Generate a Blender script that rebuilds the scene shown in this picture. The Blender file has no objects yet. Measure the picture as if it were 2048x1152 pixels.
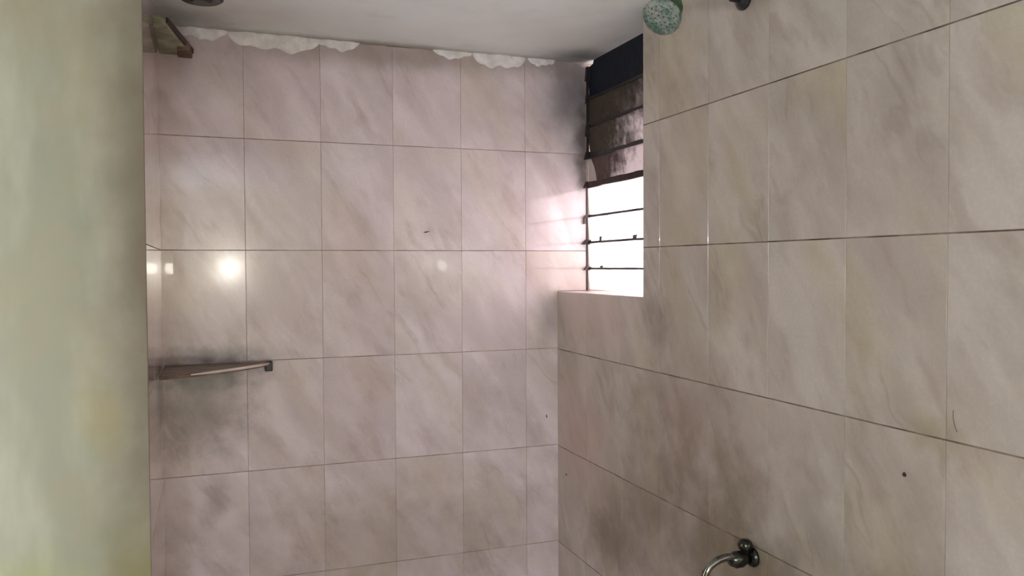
import bpy, bmesh, math, random
from mathutils import Vector, Matrix
random.seed(7)
SC = bpy.context.scene
COL = SC.collection

# ---------------------------------------------------------------- camera
CAM = Vector((-0.9956, -2.3137, 1.4528))
YAW, PITCH, ROLL, FPX = 0.3510, -0.0265, -0.0050, 1630.38
fw = Vector((math.sin(YAW) * math.cos(PITCH), math.cos(YAW) * math.cos(PITCH), math.sin(PITCH)))
rt = Vector((math.cos(YAW), -math.sin(YAW), 0))
up = rt.cross(fw)
r2 = rt * math.cos(ROLL) + up * math.sin(ROLL)
u2 = -rt * math.sin(ROLL) + up * math.cos(ROLL)
cam_data = bpy.data.cameras.new('camera')
cam = bpy.data.objects.new('camera', cam_data)
COL.objects.link(cam)
m = Matrix((r2, u2, -fw)).transposed().to_4x4()
m.translation = CAM
cam.matrix_world = m
cam_data.sensor_width = 36.0
cam_data.lens = FPX * 36.0 / 2048.0
cam_data.clip_start = 0.01
SC.camera = cam

# ---------------------------------------------------------------- world, large lights, exposure
world = bpy.data.worlds.new('world')
SC.world = world
world.use_nodes = True
bg = world.node_tree.nodes['Background']
bg.inputs[0].default_value = (1.0, 0.90, 0.94, 1)
bg.inputs[1].default_value = 3.7

def area(name, loc, rot, sx, sy, energy, color, portal=False):
    l = bpy.data.lights.new(name, 'AREA')
    l.shape = 'RECTANGLE'
    l.size, l.size_y = sx, sy
    l.energy = energy
    l.color = color
    o = bpy.data.objects.new(name, l)
    COL.objects.link(o)
    o.location = loc
    o.rotation_euler = rot
    if portal:
        l.cycles.is_portal = True
    return o
# daylight that falls through the louvre window (portal for the sky)
area('window_portal', (0.16, -0.27, 1.73), (0, math.radians(90), 0), 0.72, 0.54, 1, (1, 1, 1), True)
# added fill light, set in a made-up doorway of the unseen left wall
area('doorway_fill', (-1.56, -0.915, 1.30), (0, math.radians(-90), 0), 1.3, 0.56, 3.8, (0.93, 1.0, 1.08))

SC.view_settings.view_transform = 'Standard'
SC.view_settings.look = 'None'
SC.view_settings.gamma = 1.0
SC.view_settings.use_curve_mapping = False
SC.view_settings.exposure = 0.72
SC.cycles.max_bounces = 8
SC.cycles.diffuse_bounces = 5
SC.cycles.glossy_bounces = 4
SC.cycles.caustics_reflective = False
SC.cycles.caustics_refractive = False

# ---------------------------------------------------------------- helpers
def srgb(r, g, b):
    def f(c):
        c /= 255.0
        return c / 12.92 if c <= 0.04045 else ((c + 0.055) / 1.055) ** 2.4
    return (f(r), f(g), f(b), 1.0)

def link_mesh(name, bm, mat, parent=None, smooth=False):
    me = bpy.data.meshes.new(name)
    bmesh.ops.recalc_face_normals(bm, faces=bm.faces)
    bm.to_mesh(me)
    bm.free()
    if smooth:
        for p in me.polygons:
            p.use_smooth = True
    me.materials.append(mat)
    o = bpy.data.objects.new(name, me)
    COL.objects.link(o)
    o.parent = parent
    return o

def tag(o, label=None, cat=None, group=None, kind=None):
    if label: o['label'] = label
    if cat: o['category'] = cat
    if group: o['group'] = group
    if kind: o['kind'] = kind
    return o

def empty(name, loc):
    o = bpy.data.objects.new(name, None)
    COL.objects.link(o)
    o.location = loc
    o.empty_display_size = 0.05
    return o

def box(bm, lo, hi):
    vs = [bm.verts.new((x, y, z)) for x in (lo[0], hi[0]) for y in (lo[1], hi[1]) for z in (lo[2], hi[2])]
    for q in ((0, 1, 3, 2), (4, 6, 7, 5), (0, 4, 5, 1), (2, 3, 7, 6), (0, 2, 6, 4), (1, 5, 7, 3)):
        bm.faces.new([vs[i] for i in q])
    return vs

def prism(bm, poly, axis, a, b):
    """poly: 2D points; axis 0 -> (y,z) extruded in x, 1 -> (x,z) in y, 2 -> (x,y) in z"""
    def P(p, t):
        return {0: (t, p[0], p[1]), 1: (p[0], t, p[1]), 2: (p[0], p[1], t)}[axis]
    lo = [bm.verts.new(P(p, a)) for p in poly]
    hi = [bm.verts.new(P(p, b)) for p in poly]
    n = len(poly)
    bm.faces.new(lo)
    bm.faces.new(hi[::-1])
    for i in range(n):
        bm.faces.new((lo[i], lo[(i + 1) % n], hi[(i + 1) % n], hi[i]))

def bevel(bm, w, seg=2):
    bmesh.ops.bevel(bm, geom=list(bm.edges), offset=w, segments=seg, affect='EDGES', profile=0.5, clamp_overlap=True)

def tube(bm, pts, radii, n=16, cap=True):
    pts = [Vector(p) for p in pts]
    rings = []
    ref = Vector((0.3, 0.2, 0.93))
    for i, p in enumerate(pts):
        t = (pts[min(i + 1, len(pts) - 1)] - pts[max(i - 1, 0)]).normalized()
        a = t.cross(ref).normalized()
        b = t.cross(a).normalized()
        r = radii[i] if isinstance(radii, (list, tuple)) else radii
        rings.append([bm.verts.new(p + (a * math.cos(2 * math.pi * k / n) + b * math.sin(2 * math.pi * k / n)) * r) for k in range(n)])
    for i in range(len(rings) - 1):
        for k in range(n):
            bm.faces.new((rings[i][k], rings[i][(k + 1) % n], rings[i + 1][(k + 1) % n], rings[i + 1][k]))
    if cap:
        bm.faces.new(rings[0])
        bm.faces.new(rings[-1][::-1])

def lathe(bm, origin, axis, prof, n=28):
    """prof: list of (distance along axis, radius)"""
    o = Vector(origin)
    t = Vector(axis).normalized()
    tube(bm, [o + t * d for d, r in prof], [max(r, 1e-4) for d, r in prof], n) if False else None
    ref = Vector((0.13, 0.21, 0.97)) if abs(t.z) < 0.9 else Vector((1, 0.1, 0))
    a = t.cross(ref).normalized()
    b = t.cross(a).normalized()
    rings = []
    for d, r in prof:
        r = max(r, 1e-4)
        rings.append([bm.verts.new(o + t * d + (a * math.cos(2 * math.pi * k / n) + b * math.sin(2 * math.pi * k / n)) * r) for k in range(n)])
    for i in range(len(rings) - 1):
        for k in range(n):
            bm.faces.new((rings[i][k], rings[i][(k + 1) % n], rings[i + 1][(k + 1) % n], rings[i + 1][k]))
    bm.faces.new(rings[0])
    bm.faces.new(rings[-1][::-1])

# ---------------------------------------------------------------- node helpers
class NT:
    def __init__(self, name):
        self.mat = bpy.data.materials.new(name)
        self.mat.use_nodes = True
        self.t = self.mat.node_tree
        self.t.nodes.clear()
        self.out = self.t.nodes.new('ShaderNodeOutputMaterial')
    def n(self, kind, **kw):
        nd = self.t.nodes.new('ShaderNode' + kind)
        for k, v in kw.items():
            setattr(nd, k, v)
        return nd
    def set(self, sock, v):
        if hasattr(v, 'is_output') or isinstance(v, bpy.types.NodeSocket):
            self.t.links.new(v, sock)
        elif isinstance(v, (tuple, list)) and sock.type == 'RGBA' and len(v) == 3:
            sock.default_value = (*v, 1)
        else:
            sock.default_value = v
    def math(self, op, a, b=None, c=None, clamp=False):
        nd = self.n('Math', operation=op, use_clamp=clamp)
        self.set(nd.inputs[0], a)
        if b is not None: self.set(nd.inputs[1], b)
        if c is not None: self.set(nd.inputs[2], c)
        return nd.outputs[0]
    def mix(self, f, a, b, mode='MIX'):
        nd = self.n('Mix', data_type='RGBA', blend_type=mode)
        self.set(nd.inputs[0], f)
        self.set(nd.inputs[6], a)
        self.set(nd.inputs[7], b)
        return nd.outputs[2]
    def noise(self, vec, scale, detail=4, rough=0.55, w=None, dist=0.0):
        nd = self.n('TexNoise', noise_dimensions='4D' if w is not None else '3D')
        self.set(nd.inputs['Vector'], vec)
        nd.inputs['Scale'].default_value = scale
        nd.inputs['Detail'].default_value = detail
        nd.inputs['Roughness'].default_value = rough
        nd.inputs['Distortion'].default_value = dist
        if w is not None: self.set(nd.inputs['W'], w)
        return nd.outputs['Fac']
    def ramp(self, v, lo, hi, a=0.0, b=1.0, smooth=True):
        if lo > hi:
            lo, hi, a, b = hi, lo, b, a
        nd = self.n('MapRange', interpolation_type='SMOOTHSTEP' if smooth else 'LINEAR')
        self.set(nd.inputs[0], v)
        nd.inputs[1].default_value = lo
        nd.inputs[2].default_value = hi
        nd.inputs[3].default_value = a
        nd.inputs[4].default_value = b
        return nd.outputs[0]
    def pos(self):
        return self.n('NewGeometry').outputs['Position']
    def sep(self, v):
        nd = self.n('SeparateXYZ')
        self.set(nd.inputs[0], v)
        return nd.outputs
    def comb(self, x, y, z):
        nd = self.n('CombineXYZ')
        for i, v in enumerate((x, y, z)):
            self.set(nd.inputs[i], v)
        return nd.outputs[0]
    def blob(self, pos, c, size, soft=0.55, nscale=14, namp=0.9):
        """stain mask around world point c with half sizes `size`, ragged by noise"""
        sub = self.n('VectorMath', operation='SUBTRACT')
        self.set(sub.inputs[0], pos)
        sub.inputs[1].default_value = c
        div = self.n('VectorMath', operation='DIVIDE')
        self.set(div.inputs[0], sub.outputs[0])
        div.inputs[1].default_value = size
        ln = self.n('VectorMath', operation='LENGTH')
        self.set(ln.inputs[0], div.outputs[0])
        key = 'n9' if nscale < 11 else 'n17'
        if not hasattr(self, key):
            setattr(self, key, self.noise(pos, 9 if nscale < 11 else 17, 4, 0.6))
        nz = getattr(self, key)
        d = self.math('ADD', ln.outputs['Value'], self.math('MULTIPLY', self.math('SUBTRACT', nz, 0.5), namp))
        return self.ramp(d, 1.0 + soft * 0.2, 1.0 - soft, 0.0, 1.0)
    def principled(self, color, rough=0.5, metallic=0.0, bump=None, bstr=0.1, bdist=0.002, coat=0.0, coat_rough=0.03, spec=0.5):
        p = self.n('BsdfPrincipled')
        self.set(p.inputs['Base Color'], color)
        self.set(p.inputs['Roughness'], rough)
        self.set(p.inputs['Metallic'], metallic)
        p.inputs['Specular IOR Level'].default_value = spec
        p.inputs['Coat Weight'].default_value = coat
        p.inputs['Coat Roughness'].default_value = coat_rough
        if bump is not None:
            b = self.n('Bump')
            b.inputs['Strength'].default_value = bstr
            b.inputs['Distance'].default_value = bdist
            self.set(b.inputs['Height'], bump)
            self.t.links.new(b.outputs[0], p.inputs['Normal'])
        self.t.links.new(p.outputs[0], self.out.inputs[0])
        return p

# ---------------------------------------------------------------- materials
def marble(name, stains, tint=(1, 1, 1), yellow=0.5, gloss=0.12):
    N = NT(name)
    pos = N.pos()
    x, y, z = N.sep(pos)
    u = N.math('SUBTRACT', x, y)
    rnd = N.n('ObjectInfo').outputs['Random']
    w = N.math('MULTIPLY', rnd, 6.0)
    wob = N.math('MULTIPLY', N.math('SUBTRACT', N.noise(pos, 7.0, 3, 0.5), 0.5), 0.06)
    across = N.math('ADD', N.math('ADD', N.math('MULTIPLY', u, 0.84), N.math('MULTIPLY', z, 0.54)), wob)
    along = N.math('SUBTRACT', N.math('MULTIPLY', u, 0.54), N.math('MULTIPLY', z, 0.84))
    c1 = N.comb(across, N.math('MULTIPLY', along, 0.34), 0.0)
    c2 = N.comb(across, N.math('MULTIPLY', along, 0.22), 3.0)
    base = N.mix(N.ramp(N.noise(c1, 9.0, 4, 0.55, w), 0.36, 0.64), srgb(229, 215, 214), srgb(209, 193, 192))
    base = N.mix(N.math('MULTIPLY', N.ramp(N.noise(c1, 5.5, 3, 0.5, N.math('ADD', w, 9.0)), 0.48, 0.68), yellow), base, srgb(206, 190, 158))
    base = N.mix(N.math('MULTIPLY', N.ramp(N.noise(c1, 13.0, 4, 0.6, N.math('ADD', w, 21.0)), 0.5, 0.74), 0.6), base, srgb(184, 162, 156))
    # thin veins
    v = N.noise(c2, 7.0, 4, 0.6, N.math('ADD', w, 4.0))
    ridge = N.ramp(N.math('ABSOLUTE', N.math('SUBTRACT', v, 0.5)), 0.03, 0.0)
    big = N.noise(pos, 3.1, 5, 0.62)
    vm = N.math('MULTIPLY', ridge, N.ramp(big, 0.48, 0.62))
    base = N.mix(N.math('MULTIPLY', vm, 0.24), base, srgb(136, 112, 106))
    # cloudy grime film
    base = N.mix(N.math('MULTIPLY', N.ramp(big, 0.42, 0.75), 0.3), base, srgb(160, 148, 134))
    sp = N.ramp(N.noise(pos, 150.0, 2, 0.6), 0.25, 0.6)
    base = N.mix(N.math('MULTIPLY', sp, 0.07), base, srgb(120, 105, 96))
    rough = gloss
    for (c, s, col, k, soft, ns, na) in stains:
        mk = N.math('MULTIPLY', N.blob(pos, c, s, soft, ns, na), k)
        base = N.mix(mk, base, col)
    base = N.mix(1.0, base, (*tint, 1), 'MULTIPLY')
    N.principled(base, rough, 0, N.noise(pos, 9.0, 2, 0.5), 0.035, 0.002, coat=0.6, coat_rough=0.012)
    return N.mat

BR = srgb(96, 72, 52)
GR = srgb(112, 108, 100)
BLK = srgb(38, 31, 27)
OL = srgb(128, 112, 66)
st_shade_back = [
    # (centre, half sizes, colour, strength, softness, noise scale, noise amount)
    ((-1.01, 0, 1.165), (0.17, 0.2, 0.05), BLK, 0.68, 0.9, 18, 1.0),  # dirt and shadow under the shelf, both put into the tile colour (also next entry)
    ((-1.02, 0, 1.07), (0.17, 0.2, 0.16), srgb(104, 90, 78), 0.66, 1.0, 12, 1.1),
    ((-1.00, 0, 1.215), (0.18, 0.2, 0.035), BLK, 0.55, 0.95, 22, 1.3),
    ((-1.00, 0, 2.00), (0.22, 0.2, 0.13), srgb(118, 106, 96), 0.3, 1.0, 9, 1.1),
    ((0.07, 0, 1.98), (0.15, 0.2, 0.20), srgb(70, 72, 68), 0.7, 1.0, 10, 0.9),
    ((0.095, 0, 1.83), (0.045, 0.2, 0.20), srgb(58, 52, 46), 0.75, 0.9, 16, 1.2),
    ((-0.45, 0, 2.06), (0.75, 0.2, 0.06), srgb(132, 120, 106), 0.65, 1.0, 8, 1.2),
    ((-1.00, 0, 0.83), (0.05, 0.2, 0.08), srgb(104, 84, 62), 0.45, 1.0, 16, 1.0),
    ((-0.03, 0, 1.29), (0.05, 0.2, 0.10), srgb(110, 104, 92), 0.35, 1.0, 12, 0.8),  # shadow below the sill, painted on the corner tile
    ((-0.55, 0, 0.66), (0.7, 0.2, 0.26), srgb(134, 114, 92), 0.5, 1.0, 6, 1.3),
]
st_right = [
    ((0, -0.72, 1.12), (0.2, 0.34, 0.20), srgb(140, 106, 80), 0.5, 1.0, 9, 1.2),
    ((0, -0.58, 0.86), (0.2, 0.50, 0.28), srgb(128, 96, 76), 0.55, 1.0, 9, 1.0),
    ((0, -0.60, 1.31), (0.2, 0.10, 0.09), srgb(126, 98, 74), 0.45, 1.0, 14, 1.3),
    ((0, -0.36, 0.72), (0.2, 0.22, 0.14), srgb(112, 78, 50), 0.6, 1.0, 14, 1.2),
    ((0, -0.92, 0.97), (0.2, 0.09, 0.11), srgb(104, 86, 52), 0.6, 1.0, 14, 1.2),
    ((0, -0.90, 0.82), (0.2, 0.30, 0.14), srgb(110, 92, 62), 0.5, 1.0, 9, 1.1),
    ((0, -1.40, 1.20), (0.2, 0.07, 0.04), srgb(140, 126, 66), 0.4, 1.0, 18, 1.3),
    ((0, -1.33, 0.93), (0.2, 0.10, 0.06), srgb(134, 122, 66), 0.4, 1.0, 18, 1.3),
    ((0, -1.10, 0.82), (0.2, 0.65, 0.28), srgb(122, 108, 86), 0.5, 1.0, 5, 1.2),
    ((0, -0.25, 1.33), (0.2, 0.30, 0.15), srgb(236, 204, 200), 0.55, 1.0, 9, 0.9),  # pink tone here and in the next entry, paled to brighten the dim corner end
    ((0, -0.15, 0.95), (0.2, 0.25, 0.25), srgb(222, 182, 172), 0.55, 1.0, 9, 0.9),
]
M_BACK = marble('marble_tile_back', st_shade_back, (1.0, 0.99, 1.02), 0.3)
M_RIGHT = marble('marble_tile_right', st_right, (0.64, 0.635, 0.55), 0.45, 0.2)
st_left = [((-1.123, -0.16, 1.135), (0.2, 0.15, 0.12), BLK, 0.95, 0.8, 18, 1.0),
           ((-1.123, -0.15, 1.99), (0.2, 0.2, 0.07), srgb(126, 112, 70), 0.6, 1.0, 12, 1.0)]
M_LEFT = marble('marble_tile_left', st_left, (0.99, 0.96, 0.93), 0.5)

def grout_mat(name, lo, hi):
    N = NT(name)
    pos = N.pos()
    c = N.mix(N.ramp(N.noise(pos, 11, 5, 0.6), 0.3, 0.7), lo, hi)
    N.principled(c, 0.9, 0, N.noise(pos, 200, 2), 0.3, 0.001)
    return N.mat
M_GROUT = grout_mat('dirty_grout', srgb(104, 86, 74), srgb(178, 160, 148))
M_GROUT_R = grout_mat('brown_grout', srgb(70, 52, 40), srgb(136, 118, 102))

def ceiling_mat():
    N = NT('ceiling_distemper')
    pos = N.pos()
    c = N.mix(N.ramp(N.noise(pos, 2.2, 4, 0.55), 0.35, 0.7), srgb(226, 230, 228), srgb(214, 216, 211))
    c = N.mix(N.math('MULTIPLY', N.ramp(N.noise(pos, 7, 5, 0.6), 0.5, 0.75), 0.35), c, srgb(192, 191, 186))
    for (cc, s, col, k, so, ns, na) in [
        ((0.06, -0.06, 2.083), (0.16, 0.12, 0.2), srgb(86, 92, 90), 0.75, 1.0, 9, 0.9),
        ((-0.6, 0, 2.083), (0.8, 0.045, 0.2), srgb(128, 122, 110), 0.7, 1.0, 9, 1.2),
        ((-1.05, -0.1, 2.083), (0.16, 0.16, 0.2), srgb(112, 110, 98), 0.6, 1.0, 9, 1.0)]:
        c = N.mix(N.math('MULTIPLY', N.blob(pos, cc, s, so, ns, na), k), c, col)
    N.principled(c, 0.85, 0, N.noise(pos, 60, 4, 0.6), 0.15, 0.003)
    return N.mat
M_CEIL = ceiling_mat()

def green_mat():
    N = NT('green_painted_plaster')
    pos = N.pos()
    x, y, z = N.sep(pos)
    st = N.comb(N.math('MULTIPLY', x, 1.0), y, N.math('MULTIPLY', z, 0.3))
    c = N.mix(N.ramp(N.noise(st, 9, 4, 0.55), 0.32, 0.68), srgb(164, 160, 138), srgb(142, 140, 118))
    c = N.mix(N.math('MULTIPLY', N.ramp(N.noise(pos, 6, 4, 0.5), 0.5, 0.75), 0.5), c, srgb(152, 138, 110))
    c = N.mix(N.math('MULTIPLY', N.ramp(N.noise(st, 17, 4, 0.5), 0.52, 0.8), 0.4), c, srgb(126, 134, 116))
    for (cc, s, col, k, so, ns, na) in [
        ((-1.10, -0.575, 1.5), (0.13, 0.3, 1.6), srgb(100, 84, 66), 0.88, 1.0, 9, 0.7),  # shading towards the pier edge, painted in as a brown band
        ((-1.33, -0.575, 0.80), (0.12, 0.3, 0.14), srgb(158, 166, 82), 0.6, 1.0, 9, 1.1),
        ((-1.13, -0.575, 0.80), (0.10, 0.3, 0.22), srgb(128, 118, 66), 0.6, 1.0, 9, 1.1),
        ((-1.20, -0.575, 1.16), (0.06, 0.3, 0.10), srgb(148, 128, 78), 0.5, 1.0, 9, 1.1)]:
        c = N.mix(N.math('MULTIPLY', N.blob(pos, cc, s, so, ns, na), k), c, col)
    N.principled(c, 0.6, 0, N.noise(pos, 40, 4, 0.6), 0.1, 0.003)
    return N.mat
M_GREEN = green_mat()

def simple(name, a, b, scale=20, rough=0.6, metallic=0.0, bstr=0.15, bs=80, coat=0.0):
    N = NT(name)
    tc = N.n('TexCoord').outputs['Object']
    c = N.mix(N.ramp(N.noise(tc, scale, 5, 0.6), 0.3, 0.7), a, b)
    N.principled(c, rough, metallic, N.noise(tc, bs, 4, 0.6), bstr, 0.002, coat=coat)
    return N.mat
M_WALL = simple('painted_wall', srgb(196, 192, 170), srgb(180, 176, 150), 6, 0.8)
M_FLOOR = simple('grey_floor_tile', srgb(176, 166, 156), srgb(150, 140, 130), 5, 0.45)
M_PLASTER = simple('white_plaster', srgb(234, 231, 226), srgb(204, 200, 193), 26, 0.9, 0, 0.5, 60)
M_SILL = simple('sill_stone', srgb(224, 208, 200), srgb(204, 186, 178), 12, 0.35)
M_FRAME = simple('black_frame_metal', srgb(34, 26, 24), srgb(20, 16, 15), 30, 0.55)
M_BROWN = simple('rusted_brown_bar', srgb(62, 38, 32), srgb(36, 24, 22), 40, 0.75, 0, 0.5)
M_CLIP = simple('grimy_clip_metal', srgb(104, 92, 88), srgb(58, 46, 42), 90, 0.5, 0.3)
M_BLACK = simple('black_bakelite', srgb(26, 25, 22), srgb(14, 14, 12), 30, 0.4)
M_LEDGE_G = simple('green_grimed_ledge', srgb(158, 158, 134), srgb(116, 116, 88), 22, 0.8)
M_LEDGE_B = simple('brown_raw_block', srgb(122, 98, 82), srgb(76, 54, 40), 40, 0.85, 0, 0.5)
M_CHROME = simple('tarnished_chrome', srgb(150, 148, 140), srgb(96, 92, 84), 30, 0.10, 1.0, 0.03, 40)
M_DARKCHROME = simple('dark_chrome', srgb(70, 70, 64), srgb(40, 40, 36), 30, 0.18, 0.9, 0.05, 40)
M_VERD = simple('verdigris_body', srgb(74, 104, 62), srgb(44, 66, 46), 60, 0.8, 0.1, 0.8, 160)
M_FLECK = simple('dark_fleck', srgb(40, 30, 28), srgb(24, 18, 16), 90, 0.8)

def spray_mat():
    N = NT('scaled_spray_plate')
    tc = N.n('TexCoord').outputs['Object']
    c = N.mix(N.ramp(N.noise(tc, 45, 5, 0.65), 0.36, 0.66), srgb(84, 112, 98), srgb(150, 150, 140))
    c = N.mix(N.math('MULTIPLY', N.ramp(N.noise(tc, 240, 3, 0.6), 0.52, 0.66), 0.8), c, srgb(54, 66, 58))
    N.principled(c, 0.85, 0, N.noise(tc, 220, 4, 0.7), 0.9, 0.003)
    return N.mat
M_SPRAY = spray_mat()

def shelf_mat():
    N = NT('grimy_shelf_stone')
    pos = N.pos()
    c = N.mix(N.ramp(N.noise(pos, 22, 5, 0.6), 0.3, 0.7), srgb(128, 108, 90), srgb(78, 60, 46))
    x, y, z = N.sep(pos)
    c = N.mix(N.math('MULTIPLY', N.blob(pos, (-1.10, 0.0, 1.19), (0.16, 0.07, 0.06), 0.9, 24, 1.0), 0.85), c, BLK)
    N.principled(c, 0.5, 0, N.noise(pos, 90, 4), 0.3, 0.002)
    return N.mat
M_SHELF = shelf_mat()

def clear_glass():
    N = NT('frosted_louvre_glass')
    tr = N.n('BsdfTransparent'); tr.inputs[0].default_value = (0.96, 0.95, 0.95, 1)
    tl = N.n('BsdfTranslucent'); tl.inputs[0].default_value = (0.9, 0.87, 0.86, 1)
    gl = N.n('BsdfGlossy'); gl.inputs['Roughness'].default_value = 0.08
    pos = N.pos()
    a = N.n('MixShader'); N.set(a.inputs[0], N.ramp(N.noise(pos, 18, 4), 0.3, 0.7, 0.28, 0.5))
    N.t.links.new(tr.outputs[0], a.inputs[1]); N.t.links.new(tl.outputs[0], a.inputs[2])
    b = N.n('MixShader'); b.inputs[0].default_value = 0.05
    N.t.links.new(a.outputs[0], b.inputs[1]); N.t.links.new(gl.outputs[0], b.inputs[2])
    N.t.links.new(b.outputs[0], N.out.inputs[0])
    return N.mat
M_GLASS = clear_glass()

def grimy_glass(name, clear, seed, dirt_a, dirt_b, right, zc, zh):
    """soot-covered louvre glass: thick grime with worn patches that let daylight through"""
    N = NT(name)
    pos = N.pos()
    x, y, z = N.sep(pos)
    st = N.comb(x, y, N.math('MULTIPLY', z, 0.6))
    a = N.noise(st, 22, 6, 0.68, float(seed))
    b = N.noise(pos, 70, 4, 0.7, float(seed) + 3.0)
    mk = N.math('ADD', N.math('MULTIPLY', a, 0.6), N.math('MULTIPLY', b, 0.4))
    # grime has worn off towards the far end and the lower edge of the blade
    mk = N.math('ADD', mk, N.ramp(y, -0.02, -0.34, -0.16, right, False))
    mk = N.math('ADD', mk, N.ramp(z, zc + zh, zc - zh, -0.05, 0.07, False))
    mk = N.ramp(mk, 0.42, 0.74, 0.0, 1.0)
    d = N.n('BsdfDiffuse'); N.set(d.inputs[0], N.mix(b, dirt_a, dirt_b))
    tl = N.n('BsdfTranslucent'); tl.inputs[0].default_value = (0.80, 0.74, 0.73, 1)
    s = N.n('MixShader'); N.set(s.inputs[0], N.math('MULTIPLY', mk, clear))
    N.t.links.new(d.outputs[0], s.inputs[1]); N.t.links.new(tl.outputs[0], s.inputs[2])
    gl = N.n('BsdfGlossy'); gl.inputs['Roughness'].default_value = 0.35
    g = N.n('MixShader'); g.inputs[0].default_value = 0.03
    N.t.links.new(s.outputs[0], g.inputs[1]); N.t.links.new(gl.outputs[0], g.inputs[2])
    N.t.links.new(g.outputs[0], N.out.inputs[0])
    return N.mat

def emit(name, col, strength):
    N = NT(name)
    e = N.n('Emission'); e.inputs[0].default_value = col; e.inputs[1].default_value = strength
    N.t.links.new(e.outputs[0], N.out.inputs[0])
    return N.mat
M_BULB = emit('lit_globe', (1, 0.95, 0.84, 1), 170.0)

M_TUBE = emit('fill_tube_glow', (0.91, 1.0, 1.2, 1), 365.0)  # glow of the added fill tube

# ---------------------------------------------------------------- dimensions
ZC = 2.083            # ceiling
XL = -1.123           # tiled left return
YP = -0.575           # face of the green pier
XW = -1.50            # far left wall
YF = -4.70            # front wall
SILL_Z, JAMB_Y = 1.3755, -0.5365
TW, TH = 0.2024, 0.30
TT = 0.006            # tile thickness, wall body lies TT - recess behind the tile face
REC = 0.0014

def struct(name, bm, mat, label, cat, loc=(0, 0, 0)):
    o = link_mesh(name, bm, mat)
    o.location = loc
    tag(o, label, cat, kind='structure')
    return o

bm = bmesh.new(); box(bm, (XW - 1.4, YF - 0.1, -0.1), (0.25, 0.15, 0.0))
struct('floor', bm, M_FLOOR, 'grey bathroom floor', 'floor')
bm = bmesh.new(); box(bm, (XW - 1.4, YF - 0.1, ZC), (0.24, 0.15, ZC + 0.12))
ceiling = struct('ceiling', bm, M_CEIL, 'stained off-white distempered ceiling', 'ceiling')

# back wall body (continues into the window reveal)
bm = bmesh.new(); box(bm, (XW, REC, 0), (0.25, 0.15, ZC))
wall_back = struct('wall_back', bm, M_GROUT, 'wall of pale pink marbled tiles with the dirty corner shelf', 'wall')
# right wall body: below the sill and beyond the jamb
bm = bmesh.new()
box(bm, (REC, JAMB_Y + 0.002, 0), (0.2, 0.0, SILL_Z - 0.006))
box(bm, (REC, YF, 0), (0.2, JAMB_Y + 0.002, ZC))
wall_right = struct('wall_right', bm, M_GROUT_R, 'wall of beige marbled tiles beside the louvre window', 'wall')
# left tiled return and the green pier in front of it
bm = bmesh.new(); box(bm, (-0.03, YP + 0.012, 0), (-REC, 0.0, ZC))
wall_left = struct('wall_left', bm, M_GROUT, 'narrow tiled return beside the green pier', 'wall', (XL, 0, 0))
wall_left.rotation_euler = (0, 0, math.radians(0.42))
bm = bmesh.new()
prism(bm, [(XW, -0.001), (XW, YP), (XL + 0.0048, YP), (XL + 0.0048, YP + 0.0055), (XL - 0.006, YP + 0.0055), (XL - 0.006, -0.001)], 2, 0, ZC)
bevel(bm, 0.0015, 2)
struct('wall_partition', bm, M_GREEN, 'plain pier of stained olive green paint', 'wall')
# far left wall with a doorway put in for the side light, hall behind it
bm = bmesh.new()
box(bm, (XW - 0.10, -0.63, 0), (XW, 0.0, ZC))
box(bm, (XW - 0.10, YF, 0), (XW, -1.20, ZC))
box(bm, (XW - 0.10, -1.20, 2.0), (XW, -0.63, ZC))
struct('wall_far_left', bm, M_WALL, 'painted wall with added open doorway', 'wall')
bm = bmesh.new()
box(bm, (XW - 1.4, -2.2, 0), (XW - 1.3, 0.0, ZC))
box(bm, (XW - 1.3, -0.1, 0), (XW - 0.1, 0.0, ZC))
box(bm, (XW - 1.3, -2.2, 0), (XW - 0.1, -2.1, ZC))
struct('wall_hall', bm, M_WALL, 'hall walls beyond the doorway', 'wall')
bm = bmesh.new(); box(bm, (XW - 0.1, YF - 0.1, 0), (0.2, YF, ZC))
struct('wall_front', bm, M_WALL, 'plain painted wall carrying the globe lamp', 'wall')

# ---------------------------------------------------------------- tiles
GV, GH = 0.0008, 0.0018
tile_cache = {}
def tile_mesh(poly, mat):
    key = (tuple((round(a, 4), round(b, 4)) for a, b in poly), mat.name)
    if key in tile_cache:
        return tile_cache[key]
    b = bmesh.new()
    prism(b, poly, 1, 0.0, TT)
    front = [e for e in b.edges if all(abs(v.co.y) < 1e-6 for v in e.verts)]
    bmesh.ops.bevel(b, geom=front, offset=0.0004, segments=2, affect='EDGES', profile=0.5)
    bmesh.ops.recalc_face_normals(b, faces=b.faces)
    me = bpy.data.meshes.new('tile')
    b.to_mesh(me); b.free()
    me.materials.append(mat)
    tile_cache[key] = me
    return me

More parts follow.
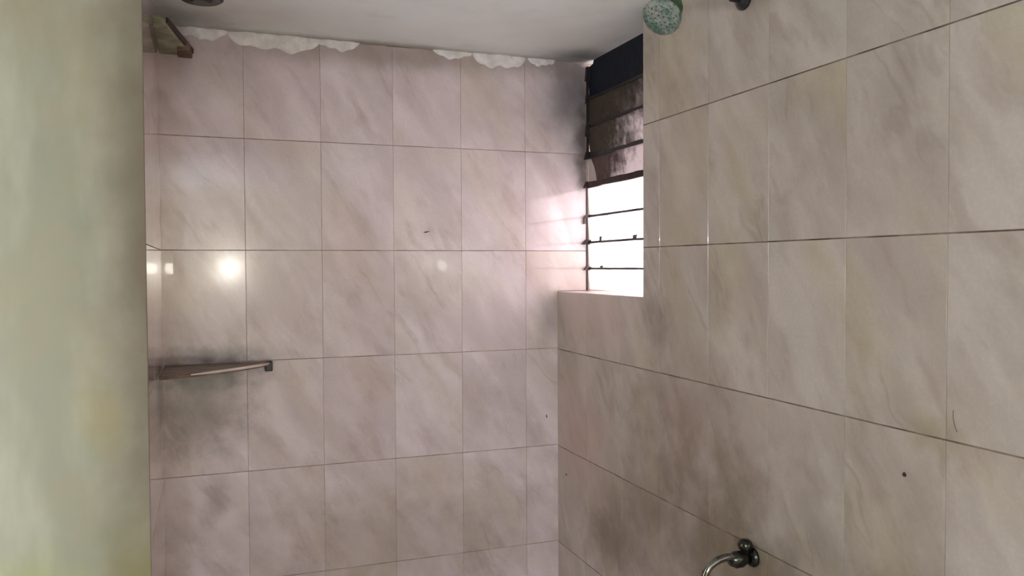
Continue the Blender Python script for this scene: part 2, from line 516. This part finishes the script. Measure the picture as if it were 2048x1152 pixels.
def add_tile(parent, mat, wall, u0, u1, z0, z1, poly=None):
    """u is measured along the wall; wall 'b': u = x, 'r': u = -y, 'l': u = y"""
    uc, zc = (u0 + u1) / 2, (z0 + z1) / 2
    if poly is None:
        hu, hz = (u1 - u0 - GV) / 2, (z1 - z0 - GH - (0.0006 if wall == 'r' else 0)) / 2
        poly = [(-hu, -hz), (hu, -hz), (hu, hz), (-hu, hz)]
    else:
        poly = [(a - uc, b - zc) for a, b in poly]
    o = bpy.data.objects.new('tile', tile_mesh(poly, mat))
    COL.objects.link(o)
    o.parent = parent
    dep = random.uniform(0, 0.0004)
    tx, tz = random.gauss(0, 0.0007), random.gauss(0, 0.0007)
    if (wall == 'l' and uc > -0.3) or (wall == 'b' and uc < -0.9): tx = tz = 0.0
    if wall == 'b':
        o.location = (uc, dep, zc); o.rotation_euler = (tx, 0, tz)
    elif wall == 'r':
        o.location = (dep, -uc, zc); o.rotation_euler = (tx, 0, math.radians(-90) + tz)
    else:
        o.location = (-dep, uc, zc); o.rotation_euler = (tx, 0, math.radians(90) + tz)
    return o

rows = [(i * TH, (i + 1) * TH) for i in range(6)] + [(1.8, ZC - 0.002)]
bx = [XL - 0.004] + [-0.1037 - TW * k for k in (4, 3, 2, 1, 0)] + [0.0987]
for (z0, z1) in rows:
    for a, b in zip(bx[:-1], bx[1:]):
        if b > 0 and z1 <= 1.5:
            if z0 < 1.1:
                add_tile(wall_back, M_BACK, 'b', a, 0.004, z0, z1)
            else:   # notched round the end of the sill
                zs = SILL_Z + 0.002
                g, h = GV / 2, GH / 2
                add_tile(wall_back, M_BACK, 'b', a, b, z0, z1,
                         [(a + g, z0 + h), (0.004, z0 + h), (0.004, SILL_Z - 0.007), (0.0005, SILL_Z - 0.007), (0.0005, zs), (b - g, zs), (b - g, z1 - h), (a + g, z1 - h)])
        else:
            add_tile(wall_back, M_BACK, 'b', a, b, z0, z1)
ZR = -0.0025
rx = [0.0006] + [0.6144 + TW * k for k in range(-2, 11)]
for (z0, z1) in rows:
    za, zb = z0 + ZR * (z0 > 0), min(z1 + ZR, ZC - 0.002) if z1 < 2 else z1
    for a, b in zip(rx[:-1], rx[1:]):
        j = -JAMB_Y
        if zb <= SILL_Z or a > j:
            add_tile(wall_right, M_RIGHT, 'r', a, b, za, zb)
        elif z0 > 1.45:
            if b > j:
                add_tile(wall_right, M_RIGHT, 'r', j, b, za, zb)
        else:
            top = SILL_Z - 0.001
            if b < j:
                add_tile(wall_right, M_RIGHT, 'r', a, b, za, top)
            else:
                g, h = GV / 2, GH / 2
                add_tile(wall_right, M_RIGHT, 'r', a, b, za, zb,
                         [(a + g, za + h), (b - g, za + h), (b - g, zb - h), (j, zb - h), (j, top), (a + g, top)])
for (z0, z1) in rows:
    for a, b in ((-0.155, -0.001), (-0.155 - TW, -0.155), (YP + 0.0075, -0.155 - TW)):
        add_tile(wall_left, M_LEFT, 'l', a, b, z0, z1)
# jamb lining tiles and sill slab of the window recess
bm = bmesh.new(); box(bm, (0.001, JAMB_Y + 0.001, SILL_Z - 0.006), (0.2, -0.001, SILL_Z)); bevel(bm, 0.0015, 2)
o = link_mesh('trim_1', bm, M_SILL)
tag(o, 'thin pale stone sill slab under the louvre window', 'sill', kind='structure')

# plaster smears along the joint of wall and ceiling
def plaster(cx, hx, zlo, thick=0.007, seed=0, parent=wall_back):
    rr = random.Random(seed)
    b = bmesh.new()
    n = 40
    top = ZC - 0.0005
    ph = [rr.uniform(0, 6.28) for _ in range(6)]
    prof = [(0.0, 1.15), (0.12, 1.0), (0.3, 0.95), (0.5, 0.9), (0.7, 0.8), (0.86, 0.55), (0.95, 0.25), (1.0, 0.0)]
    rowsv = []
    for i in range(n + 1):
        t = i / n
        env = max(math.sin(math.pi * t), 0.0) ** 0.5
        x = cx - hx + 2 * hx * t
        dz = (top - zlo) * env * (0.82 + 0.12 * math.sin(9 * t + ph[0]) + 0.08 * math.sin(23 * t + ph[1])) + 0.0005
        th = thick * env * (0.8 + 0.2 * math.sin(14 * t + ph[2]))
        rowsv.append([b.verts.new((x, -th * p * (1 + 0.12 * math.sin(31 * t + 5 * k + ph[3])) - 0.0003, top - dz * s)) for k, (s, p) in enumerate(prof)] + [b.verts.new((x, 0.0008, top - dz)), b.verts.new((x, 0.0008, top))])
    m_ = len(rowsv[0])
    for i in range(n):
        for k in range(m_):
            b.faces.new((rowsv[i][k], rowsv[i + 1][k], rowsv[i + 1][(k + 1) % m_], rowsv[i][(k + 1) % m_]))
    b.faces.new(rowsv[0]); b.faces.new(rowsv[-1][::-1])
    return link_mesh('plaster_patch', b, M_PLASTER, parent, True)
plaster(-0.83, 0.125, 2.030, 0.014, 1)
plaster(-0.66, 0.060, 2.052, 0.009, 7)
plaster(-0.185, 0.085, 2.036, 0.014, 2)
plaster(-1.02, 0.070, 2.050, 0.012, 3)
plaster(-0.33, 0.060, 2.058, 0.007, 5)
plaster(-0.05, 0.045, 2.058, 0.007, 6)

# ---------------------------------------------------------------- louvre window
win = empty('window_1', (0.1, -0.27, SILL_Z))
tag(win, 'louvre window with sooty upper blades and bright lower glass', 'window', kind='structure')
WX = 0.100
def wpart(name, bm, mat, parent=None):
    o = link_mesh(name, bm, mat, parent or win)
    if parent is None:
        o.location = -Vector(win.location)
    return o
zl = [1.3777, 1.445, 1.5263, 1.6075, 1.6978, 1.791, 1.8839, 1.969, 2.0769]
YE = JAMB_Y + 0.003
# frame stiles, head and bottom rail
bm = bmesh.new(); box(bm, (0.0995, -0.0032, SILL_Z), (0.1035, -0.0008, 1.70)); wpart('stile', bm, M_FRAME)
bm = bmesh.new(); box(bm, (0.0995, -0.0075, 1.80), (0.106, -0.0008, ZC - 0.03)); wpart('stile', bm, M_FRAME)
bm = bmesh.new(); box(bm, (0.095, YE, SILL_Z), (0.135, YE + 0.02, ZC - 0.001)); wpart('stile', bm, M_FRAME)
TILT = 0.006
def blade(z0, z1, mat, poly=None):
    b = bmesh.new()
    if poly is None:
        poly = [(-0.0015, z0), (YE + 0.02, z0), (YE + 0.02, z1), (-0.0015, z1)]
    lo, hi = [], []
    for (yy, zz) in poly:
        t = (zz - z0) / (z1 - z0)
        xx = WX + 0.007 + TILT * (0.5 - t)
        lo.append(b.verts.new((xx, yy, zz))); hi.append(b.verts.new((xx + 0.005, yy, zz)))
    n = len(poly)
    b.faces.new(lo); b.faces.new(hi[::-1])
    for i in range(n):
        b.faces.new((lo[i], lo[(i + 1) % n], hi[(i + 1) % n], hi[i]))
    return wpart('glass_blade', b, mat)
def edge(z, h, mat, x0=WX + 0.0015, x1=WX + 0.010, jag=0.0, seed=0, y0=-0.003):
    """grimy lower edge / channel of a blade"""
    rr = random.Random(seed)
    b = bmesh.new()
    n = 14
    prev = None
    for i in range(n + 1):
        yy = y0 + (YE + 0.02 - y0) * i / n
        ja, jb = rr.uniform(-jag, jag), rr.uniform(-jag, jag)
        cur = [b.verts.new(p) for p in ((x0, yy, z - h / 2 + ja), (x1, yy, z - h / 2 + ja), (x1, yy, z + h / 2 + jb), (x0, yy, z + h / 2 + jb))]
        if prev:
            for k in range(4):
                b.faces.new((prev[k], prev[(k + 1) % 4], cur[(k + 1) % 4], cur[k]))
        else:
            b.faces.new(cur)
        prev = cur
    b.faces.new(prev[::-1])
    return wpart('blade_channel', b, mat)
# lower bright blades
for i in range(4):
    blade(zl[i] + 0.002, zl[i + 1] + 0.001, M_GLASS)
for i, h in ((1, 0.0055), (2, 0.006), (3, 0.006)):
    edge(zl[i], h, M_FRAME, jag=0.0004, seed=i)
edge(zl[4] + 0.006, 0.017, M_BROWN, x0=WX - 0.002, jag=0.0012, seed=8)
# upper sooty blades
g4 = grimy_glass('sooty_glass_wiped', 0.42, 11, srgb(52, 38, 36), srgb(112, 90, 86), 0.26, 1.745, 0.045)
g3 = grimy_glass('sooty_glass_streaked', 0.42, 23, srgb(40, 34, 28), srgb(96, 86, 74), 0.13, 1.84, 0.045)
g2 = grimy_glass('sooty_glass_speckled', 0.24, 37, srgb(38, 32, 27), srgb(88, 78, 66), 0.05, 1.925, 0.045)
g1 = grimy_glass('sooty_glass_black', 0.02, 51, srgb(16, 20, 26), srgb(40, 44, 54), -0.05, 2.02, 0.05)
blade(zl[4] + 0.01, zl[5] + 0.004, g4, [(-0.058, zl[4] + 0.01), (YE + 0.02, zl[4] + 0.01), (YE + 0.02, zl[5] + 0.004), (-0.018, zl[5] + 0.004), (-0.044, 1.755)])
blade(zl[5] + 0.002, zl[6] + 0.004, g3, [(-0.012, zl[5] + 0.002), (YE + 0.02, zl[5] + 0.002), (YE + 0.02, zl[6] + 0.004), (-0.006, zl[6] + 0.004), (-0.003, 1.84)])
blade(zl[6] + 0.002, zl[7] + 0.004, g2)
blade(zl[7] + 0.002, ZC - 0.001, g1, [(-0.003, zl[7] + 0.002), (YE + 0.02, zl[7] + 0.002), (YE + 0.02, ZC - 0.001), (-0.046, ZC - 0.001), (-0.040, 2.072), (-0.004, 2.066)])
edge(zl[5], 0.011, M_BLACK, jag=0.0016, seed=3)
edge(zl[6] + 0.001, 0.008, M_BLACK, jag=0.0016, seed=4)
edge(zl[7], 0.008, M_BLACK, jag=0.001, seed=5)
# pale shard left between the chipped blade and the wall
bm = bmesh.new()
prism(bm, [(-0.0015, 1.712), (-0.056, 1.712), (-0.048, 1.745), (-0.022, 1.784), (-0.0015, 1.788)], 0, 0.108, 0.112)
N = NT('pale_dusty_glass')
d_ = N.n('BsdfDiffuse'); d_.inputs[0].default_value = srgb(190, 180, 176)
t_ = N.n('BsdfTranslucent'); t_.inputs[0].default_value = (0.5, 0.47, 0.46, 1)
s_ = N.n('MixShader'); N.set(s_.inputs[0], N.ramp(N.noise(N.pos(), 60, 4), 0.3, 0.7, 0.12, 0.3))
N.t.links.new(d_.outputs[0], s_.inputs[1]); N.t.links.new(t_.outputs[0], s_.inputs[2]); N.t.links.new(s_.outputs[0], N.out.inputs[0])
wpart('glass_shard', bm, N.mat)
# blade clips at the wall end
def clip(z, drop, h=0.012, w=0.016, mat=M_CLIP):
    b = bmesh.new()
    prism(b, [(WX - w, z - h * 0.5), (WX + 0.01, z - h * 0.5), (WX + 0.01, z + h * 0.6), (WX - w * 0.35, z + h * 0.6)], 1, -0.014, -0.0015)
    if drop:
        prism(b, [(WX - w, z - drop), (WX - w + 0.006, z - drop), (WX - w * 0.5, z - h * 0.4), (WX - w * 0.95, z - h * 0.4)], 1, -0.010, -0.0015)
    return wpart('blade_clip', b, mat)
clip(zl[1], 0.0, 0.010, 0.013)
clip(zl[2], 0.0, 0.013, 0.018, M_FRAME)
clip(zl[3], 0.024, 0.008, 0.012)
clip(zl[4] + 0.006, 0.0, 0.018, 0.012, M_BROWN)
clip(zl[5] + 0.004, 0.012, 0.020, 0.009, M_FRAME)
clip(zl[6] - 0.012, 0.0, 0.034, 0.006, M_FRAME)
clip(zl[7], 0.0, 0.026, 0.005, M_FRAME)
clip(2.045, 0.0, 0.040, 0.006, M_BLACK)
# small tabs standing on the channels
for (yy, z0, ww, hh, mt) in ((-0.088, zl[2] + 0.003, 0.011, 0.013, M_FRAME), (-0.296, zl[2] + 0.003, 0.022, 0.010, M_CLIP), (-0.092, zl[1] + 0.003, 0.016, 0.006, M_CLIP)):
    b = bmesh.new()
    prism(b, [(yy, z0), (yy - ww * 0.8, z0), (yy - ww, z0 + hh), (yy - ww * 0.1, z0 + hh * 0.9)], 0, WX + 0.001, WX + 0.004)
    wpart('blade_tab', b, mt)
bm = bmesh.new()
tube(bm, [(WX + 0.004, -0.137, zl[3] - 0.003), (WX + 0.003, -0.136, zl[3] - 0.010), (WX + 0.004, -0.134, zl[3] - 0.018)], 0.0007, 6)
wpart('wire_end', bm, M_FRAME)

# ---------------------------------------------------------------- corner shelf (grimy)
sh = empty('corner_shelf', (XL, 0, 1.188))
tag(sh, 'grimy brown stone corner shelf with a rounded front, below the lamp reflections', 'shelf')
px_ = [(XL + 0.003, -0.002), (-0.856, -0.002), (-0.858, -0.030), (-0.885, -0.066), (-0.935, -0.118), (-0.992, -0.164), (-1.05, -0.200), (-1.105, -0.224), (XL + 0.003, -0.228)]
bm = bmesh.new()
prism(bm, px_, 2, 1.188, 1.198)
bevel(bm, 0.003, 3)
o = link_mesh('shelf_slab', bm, M_SHELF, sh); o.location = -Vector(sh.location)
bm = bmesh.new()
tube(bm, [(a, b - 0.0005, 1.1945) for a, b in px_[2:7]], [0.002, 0.0035, 0.004, 0.0035, 0.0015], 10)  # pale lip modelled in place of the highlight along the shelf front
o = link_mesh('highlight_lip', bm, M_SILL, sh, True); o.location = -Vector(sh.location)
bm = bmesh.new(); box(bm, (-0.868, -0.022, 1.172), (-0.848, -0.001, 1.199)); bevel(bm, 0.003, 2)
o = link_mesh('support_cleat', bm, M_BLACK, sh); o.location = -Vector(sh.location)

# upper ledge in the corner below the ceiling
lg = empty('corner_ledge', (XL, 0, 2.0))
tag(lg, 'small green-grimed wedge ledge with a brown block end, high in the corner', 'ledge')
bm = bmesh.new()
prism(bm, [(XL + 0.004, -0.002), (XL + 0.050, -0.002), (XL + 0.066, -0.085), (XL + 0.034, -0.275), (XL + 0.022, -0.300), (XL + 0.005, -0.300)], 2, 2.008, 2.022)
bevel(bm, 0.003, 2)
o = link_mesh('ledge_slab', bm, M_LEDGE_G, lg); o.location = -Vector(lg.location)
bm = bmesh.new()
prism(bm, [(XL + 0.048, -0.002), (XL + 0.084, -0.002), (XL + 0.078, -0.085), (XL + 0.050, -0.100)], 2, 2.002, 2.026)
bevel(bm, 0.003, 2)
o = link_mesh('block_end', bm, M_LEDGE_B, lg); o.location = -Vector(lg.location)
bm = bmesh.new()
prism(bm, [(XL + 0.080, -0.010), (XL + 0.087, -0.010), (XL + 0.038, -0.277), (XL + 0.033, -0.277)], 2, 2.014, 2.026)
o = link_mesh('edge_strip', bm, M_BROWN, lg); o.location = -Vector(lg.location)  # dark strip built in for the shadow line along the slanted edge

# dark lamp holder on the ceiling
lh = empty('ceiling_rose', (-1.014, -0.268, ZC))
tag(lh, 'dark round ceiling rose on the stained ceiling near the corner ledge', 'ceiling rose')
bm = bmesh.new(); lathe(bm, (0, 0, 0), (0, 0, -1), [(0.0005, 0.050), (0.004, 0.050), (0.008, 0.044)], 32)
link_mesh('base_plate', bm, M_BLACK, lh, False)
bm = bmesh.new(); lathe(bm, (0, -0.01, -0.008), (0, 0, -1), [(0, 0.026), (0.005, 0.025), (0.008, 0.018)])
link_mesh('screw_cap', bm, M_BLACK, lh, False)

# ---------------------------------------------------------------- shower
FY, FZ = -0.943, 1.983
s = empty('shower', (0, FY, FZ))
tag(s, 'corroded green shower with speckled spray head on the beige tiled wall', 'shower')
def spart(name, bm, mat, parent=None, smooth=True):
    o = link_mesh(name, bm, mat, parent or s, smooth)
    return o
bm = bmesh.new(); lathe(bm, (-0.0005, 0, 0), (-1, 0, 0), [(0, 0.0), (0.0, 0.025), (0.004, 0.025), (0.010, 0.019), (0.014, 0.012), (0.03, 0.011)])
spart('wall_flange', bm, M_BLACK, smooth=False)
face_c = Vector((-0.2075, -0.032, 1.9125 - FZ))
nrm = Vector((-0.60, -0.36, -0.72)).normalized()
neck = face_c - nrm * 0.062
bm = bmesh.new()
pts = [Vector((-0.02, 0, 0)), Vector((-0.05, 0, 0.004)), Vector((-0.09, -0.001, 0.014)), Vector((-0.13, -0.002, 0.018)), Vector((-0.16, 0.0, 0.012)), Vector((-0.178, 0.006, -0.006)), neck]
tube(bm, pts, 0.0095, 16)
spart('shower_arm', bm, M_VERD)
bm = bmesh.new()
lathe(bm, face_c, -nrm, [(0.0, 0.030), (0.004, 0.0345), (0.012, 0.0355), (0.020, 0.032), (0.026, 0.029), (0.042, 0.028), (0.054, 0.022), (0.064, 0.013), (0.070, 0.011)])
hd = spart('spray_head', bm, M_VERD)
bm = bmesh.new()
lathe(bm, face_c, nrm, [(-0.010, 0.0362), (-0.004, 0.0368), (0.001, 0.035), (0.004, 0.028), (0.006, 0.012), (0.0064, 0.0)])
spart('spray_plate', bm, M_SPRAY, hd)
a_ = nrm.cross(Vector((0, 0, 1))).normalized(); b_ = nrm.cross(a_)
bm = bmesh.new()
for ring, cnt in ((0.010, 6), (0.019, 11), (0.027, 16)):
    for k in range(cnt):
        an = 2 * math.pi * k / cnt + ring * 40
        c_ = face_c + (a_ * math.cos(an) + b_ * math.sin(an)) * ring + nrm * (0.0062 - ring * ring * 3.6)
        lathe(bm, c_, nrm, [(-0.001, 0.0013), (0.0012, 0.0011)], 6)
tag(spart('spray_nozzles', bm, M_BLACK, hd, False), kind='stuff')

# ---------------------------------------------------------------- tap
tp = empty('tap', (0, -0.977, 0.882))
tag(tp, 'chrome wall tap with curved spout under the brown stains', 'tap')
def tpart(name, bm, mat, parent=None, smooth=True):
    return link_mesh(name, bm, mat, parent or tp, smooth)
bm = bmesh.new(); lathe(bm, (-0.0005, 0, -0.006), (-1, 0, 0), [(0, 0.0), (0, 0.019), (0.004, 0.0195), (0.009, 0.017), (0.013, 0.013)])
tpart('wall_flange', bm, M_DARKCHROME, smooth=False)
bm = bmesh.new(); lathe(bm, (-0.010, 0, -0.006), (-1, 0, 0), [(0, 0.012), (0.012, 0.0125), (0.020, 0.0165), (0.034, 0.0165), (0.042, 0.012), (0.046, 0.010)])
tpart('tap_body', bm, M_DARKCHROME)
bm = bmesh.new(); lathe(bm, (-0.020, 0, 0.004), (0, 0, 1), [(0, 0.010), (0.008, 0.009), (0.010, 0.014), (0.017, 0.0155), (0.023, 0.013), (0.027, 0.008), (0.028, 0.0)])
tpart('tap_knob', bm, M_DARKCHROME)
bm = bmesh.new()
sp = []
for k in range(13):
    t = k / 12
    an = math.radians(100 - 115 * t)
    sp.append(Vector((-0.062 - 0.052 * math.cos(an) * 1.0 + 0.0, -0.002, -0.032 + 0.034 * math.sin(an))))
sp = [Vector((-0.045, 0, -0.002))] + sp + [Vector((-0.1125, -0.002, -0.052))]
tube(bm, sp, [0.0095] + [0.0075] * 12 + [0.007, 0.0075], 18)
so = tpart('spout', bm, M_CHROME)
bm = bmesh.new(); lathe(bm, sp[-1] + Vector((0, 0, 0.006)), (0, 0, -1), [(0, 0.0085), (0.010, 0.0088), (0.012, 0.0075)])
tpart('aerator', bm, M_CHROME, so)

# ---------------------------------------------------------------- small marks stuck on the tiles
def fleck(name, loc, rot, sx, sz, label, cat):
    b = bmesh.new()
    bmesh.ops.create_icosphere(b, subdivisions=2, radius=1)
    rr = random.Random(int(sx * 1e5))
    for v in b.verts:
        v.co *= 1 + rr.uniform(-0.18, 0.18)
        v.co = Vector((v.co.x * sx, v.co.y * 0.0012, v.co.z * sz * (1 - 0.5 * abs(v.co.x))))
    o = link_mesh(name, b, M_FLECK, None, True)
    o.location = loc
    o.rotation_euler = rot
    return tag(o, label, cat)
R9 = math.radians(-90)
fleck('dirt_fleck', (-0.4122, -0.0008, 1.554), (0, math.radians(-12), 0), 0.0095, 0.0018, 'thin dark fleck stuck above a joint of the pink tiles', 'fleck')
fleck('dirt_fleck', (-0.0372, -0.0008, 0.991), (0, math.radians(78), 0), 0.0055, 0.0018, 'upright dark fleck on pink tile near the corner', 'fleck')
fleck('dirt_fleck', (-0.0008, -0.0664, 0.822), (0, 0, R9), 0.0065, 0.0022, 'small brown fleck on beige tile near the corner', 'fleck')
bm = bmesh.new(); lathe(bm, (-0.0002, 0, 0), (-1, 0, 0), [(0, 0.0), (0, 0.0036), (0.0010, 0.0032), (0.0012, 0.0016), (0.0006, 0.001)], 14)
o = link_mesh('wall_plug', bm, M_FLECK); o.location = (0, -1.3493, 1.1292)
tag(o, 'small dark round wall plug in a beige tile', 'plug')
bm = bmesh.new()
tube(bm, [(-0.001, -1.4370, 1.243), (-0.0012, -1.4372, 1.232), (-0.0012, -1.4395, 1.222), (-0.001, -1.4440, 1.213)], 0.00035, 6)
o = link_mesh('hair_strand', bm, M_FLECK)
tag(o, 'short dark hair stuck on a beige tile', 'hair')

# ---------------------------------------------------------------- added fill light shaped as a tube on the far left wall, out of view
tl_ = empty('fill_tube', (XW, -3.8, 1.62))
tag(tl_, 'added fill light shaped as a fluorescent tube, on the painted wall with the doorway', 'fill light')
bm = bmesh.new(); box(bm, (0.0005, -0.62, -0.02), (0.035, 0.62, 0.02)); bevel(bm, 0.004, 2)
link_mesh('batten', bm, M_PLASTER, tl_)
bm = bmesh.new(); tube(bm, [(0.055, -0.57, 0), (0.055, 0.57, 0)], 0.014, 16)
link_mesh('fill_light_tube', bm, M_TUBE, tl_, True)
for yy in (-0.59, 0.59):
    bm = bmesh.new(); box(bm, (0.033, yy - 0.018, -0.015), (0.072, yy + 0.018, 0.015)); bevel(bm, 0.003, 2)
    link_mesh('tube_holder', bm, M_PLASTER, tl_)

# ---------------------------------------------------------------- lamp behind the viewer (mirrored in the tiles)
lp = empty('wall_lamp', (-0.873, YF, 1.45))
tag(lp, 'lit white globe lamp on a plain painted wall', 'lamp')
bm = bmesh.new(); lathe(bm, (0, 0.0005, 0), (0, 1, 0), [(0, 0.0), (0, 0.06), (0.02, 0.058), (0.03, 0.035), (0.09, 0.03), (0.14, 0.035)])
link_mesh('lamp_base', bm, M_PLASTER, lp, False)
bm = bmesh.new(); bmesh.ops.create_uvsphere(bm, u_segments=24, v_segments=16, radius=0.043)
for v in bm.verts: v.co.y += 0.19
link_mesh('lamp_globe', bm, M_BULB, lp, True)
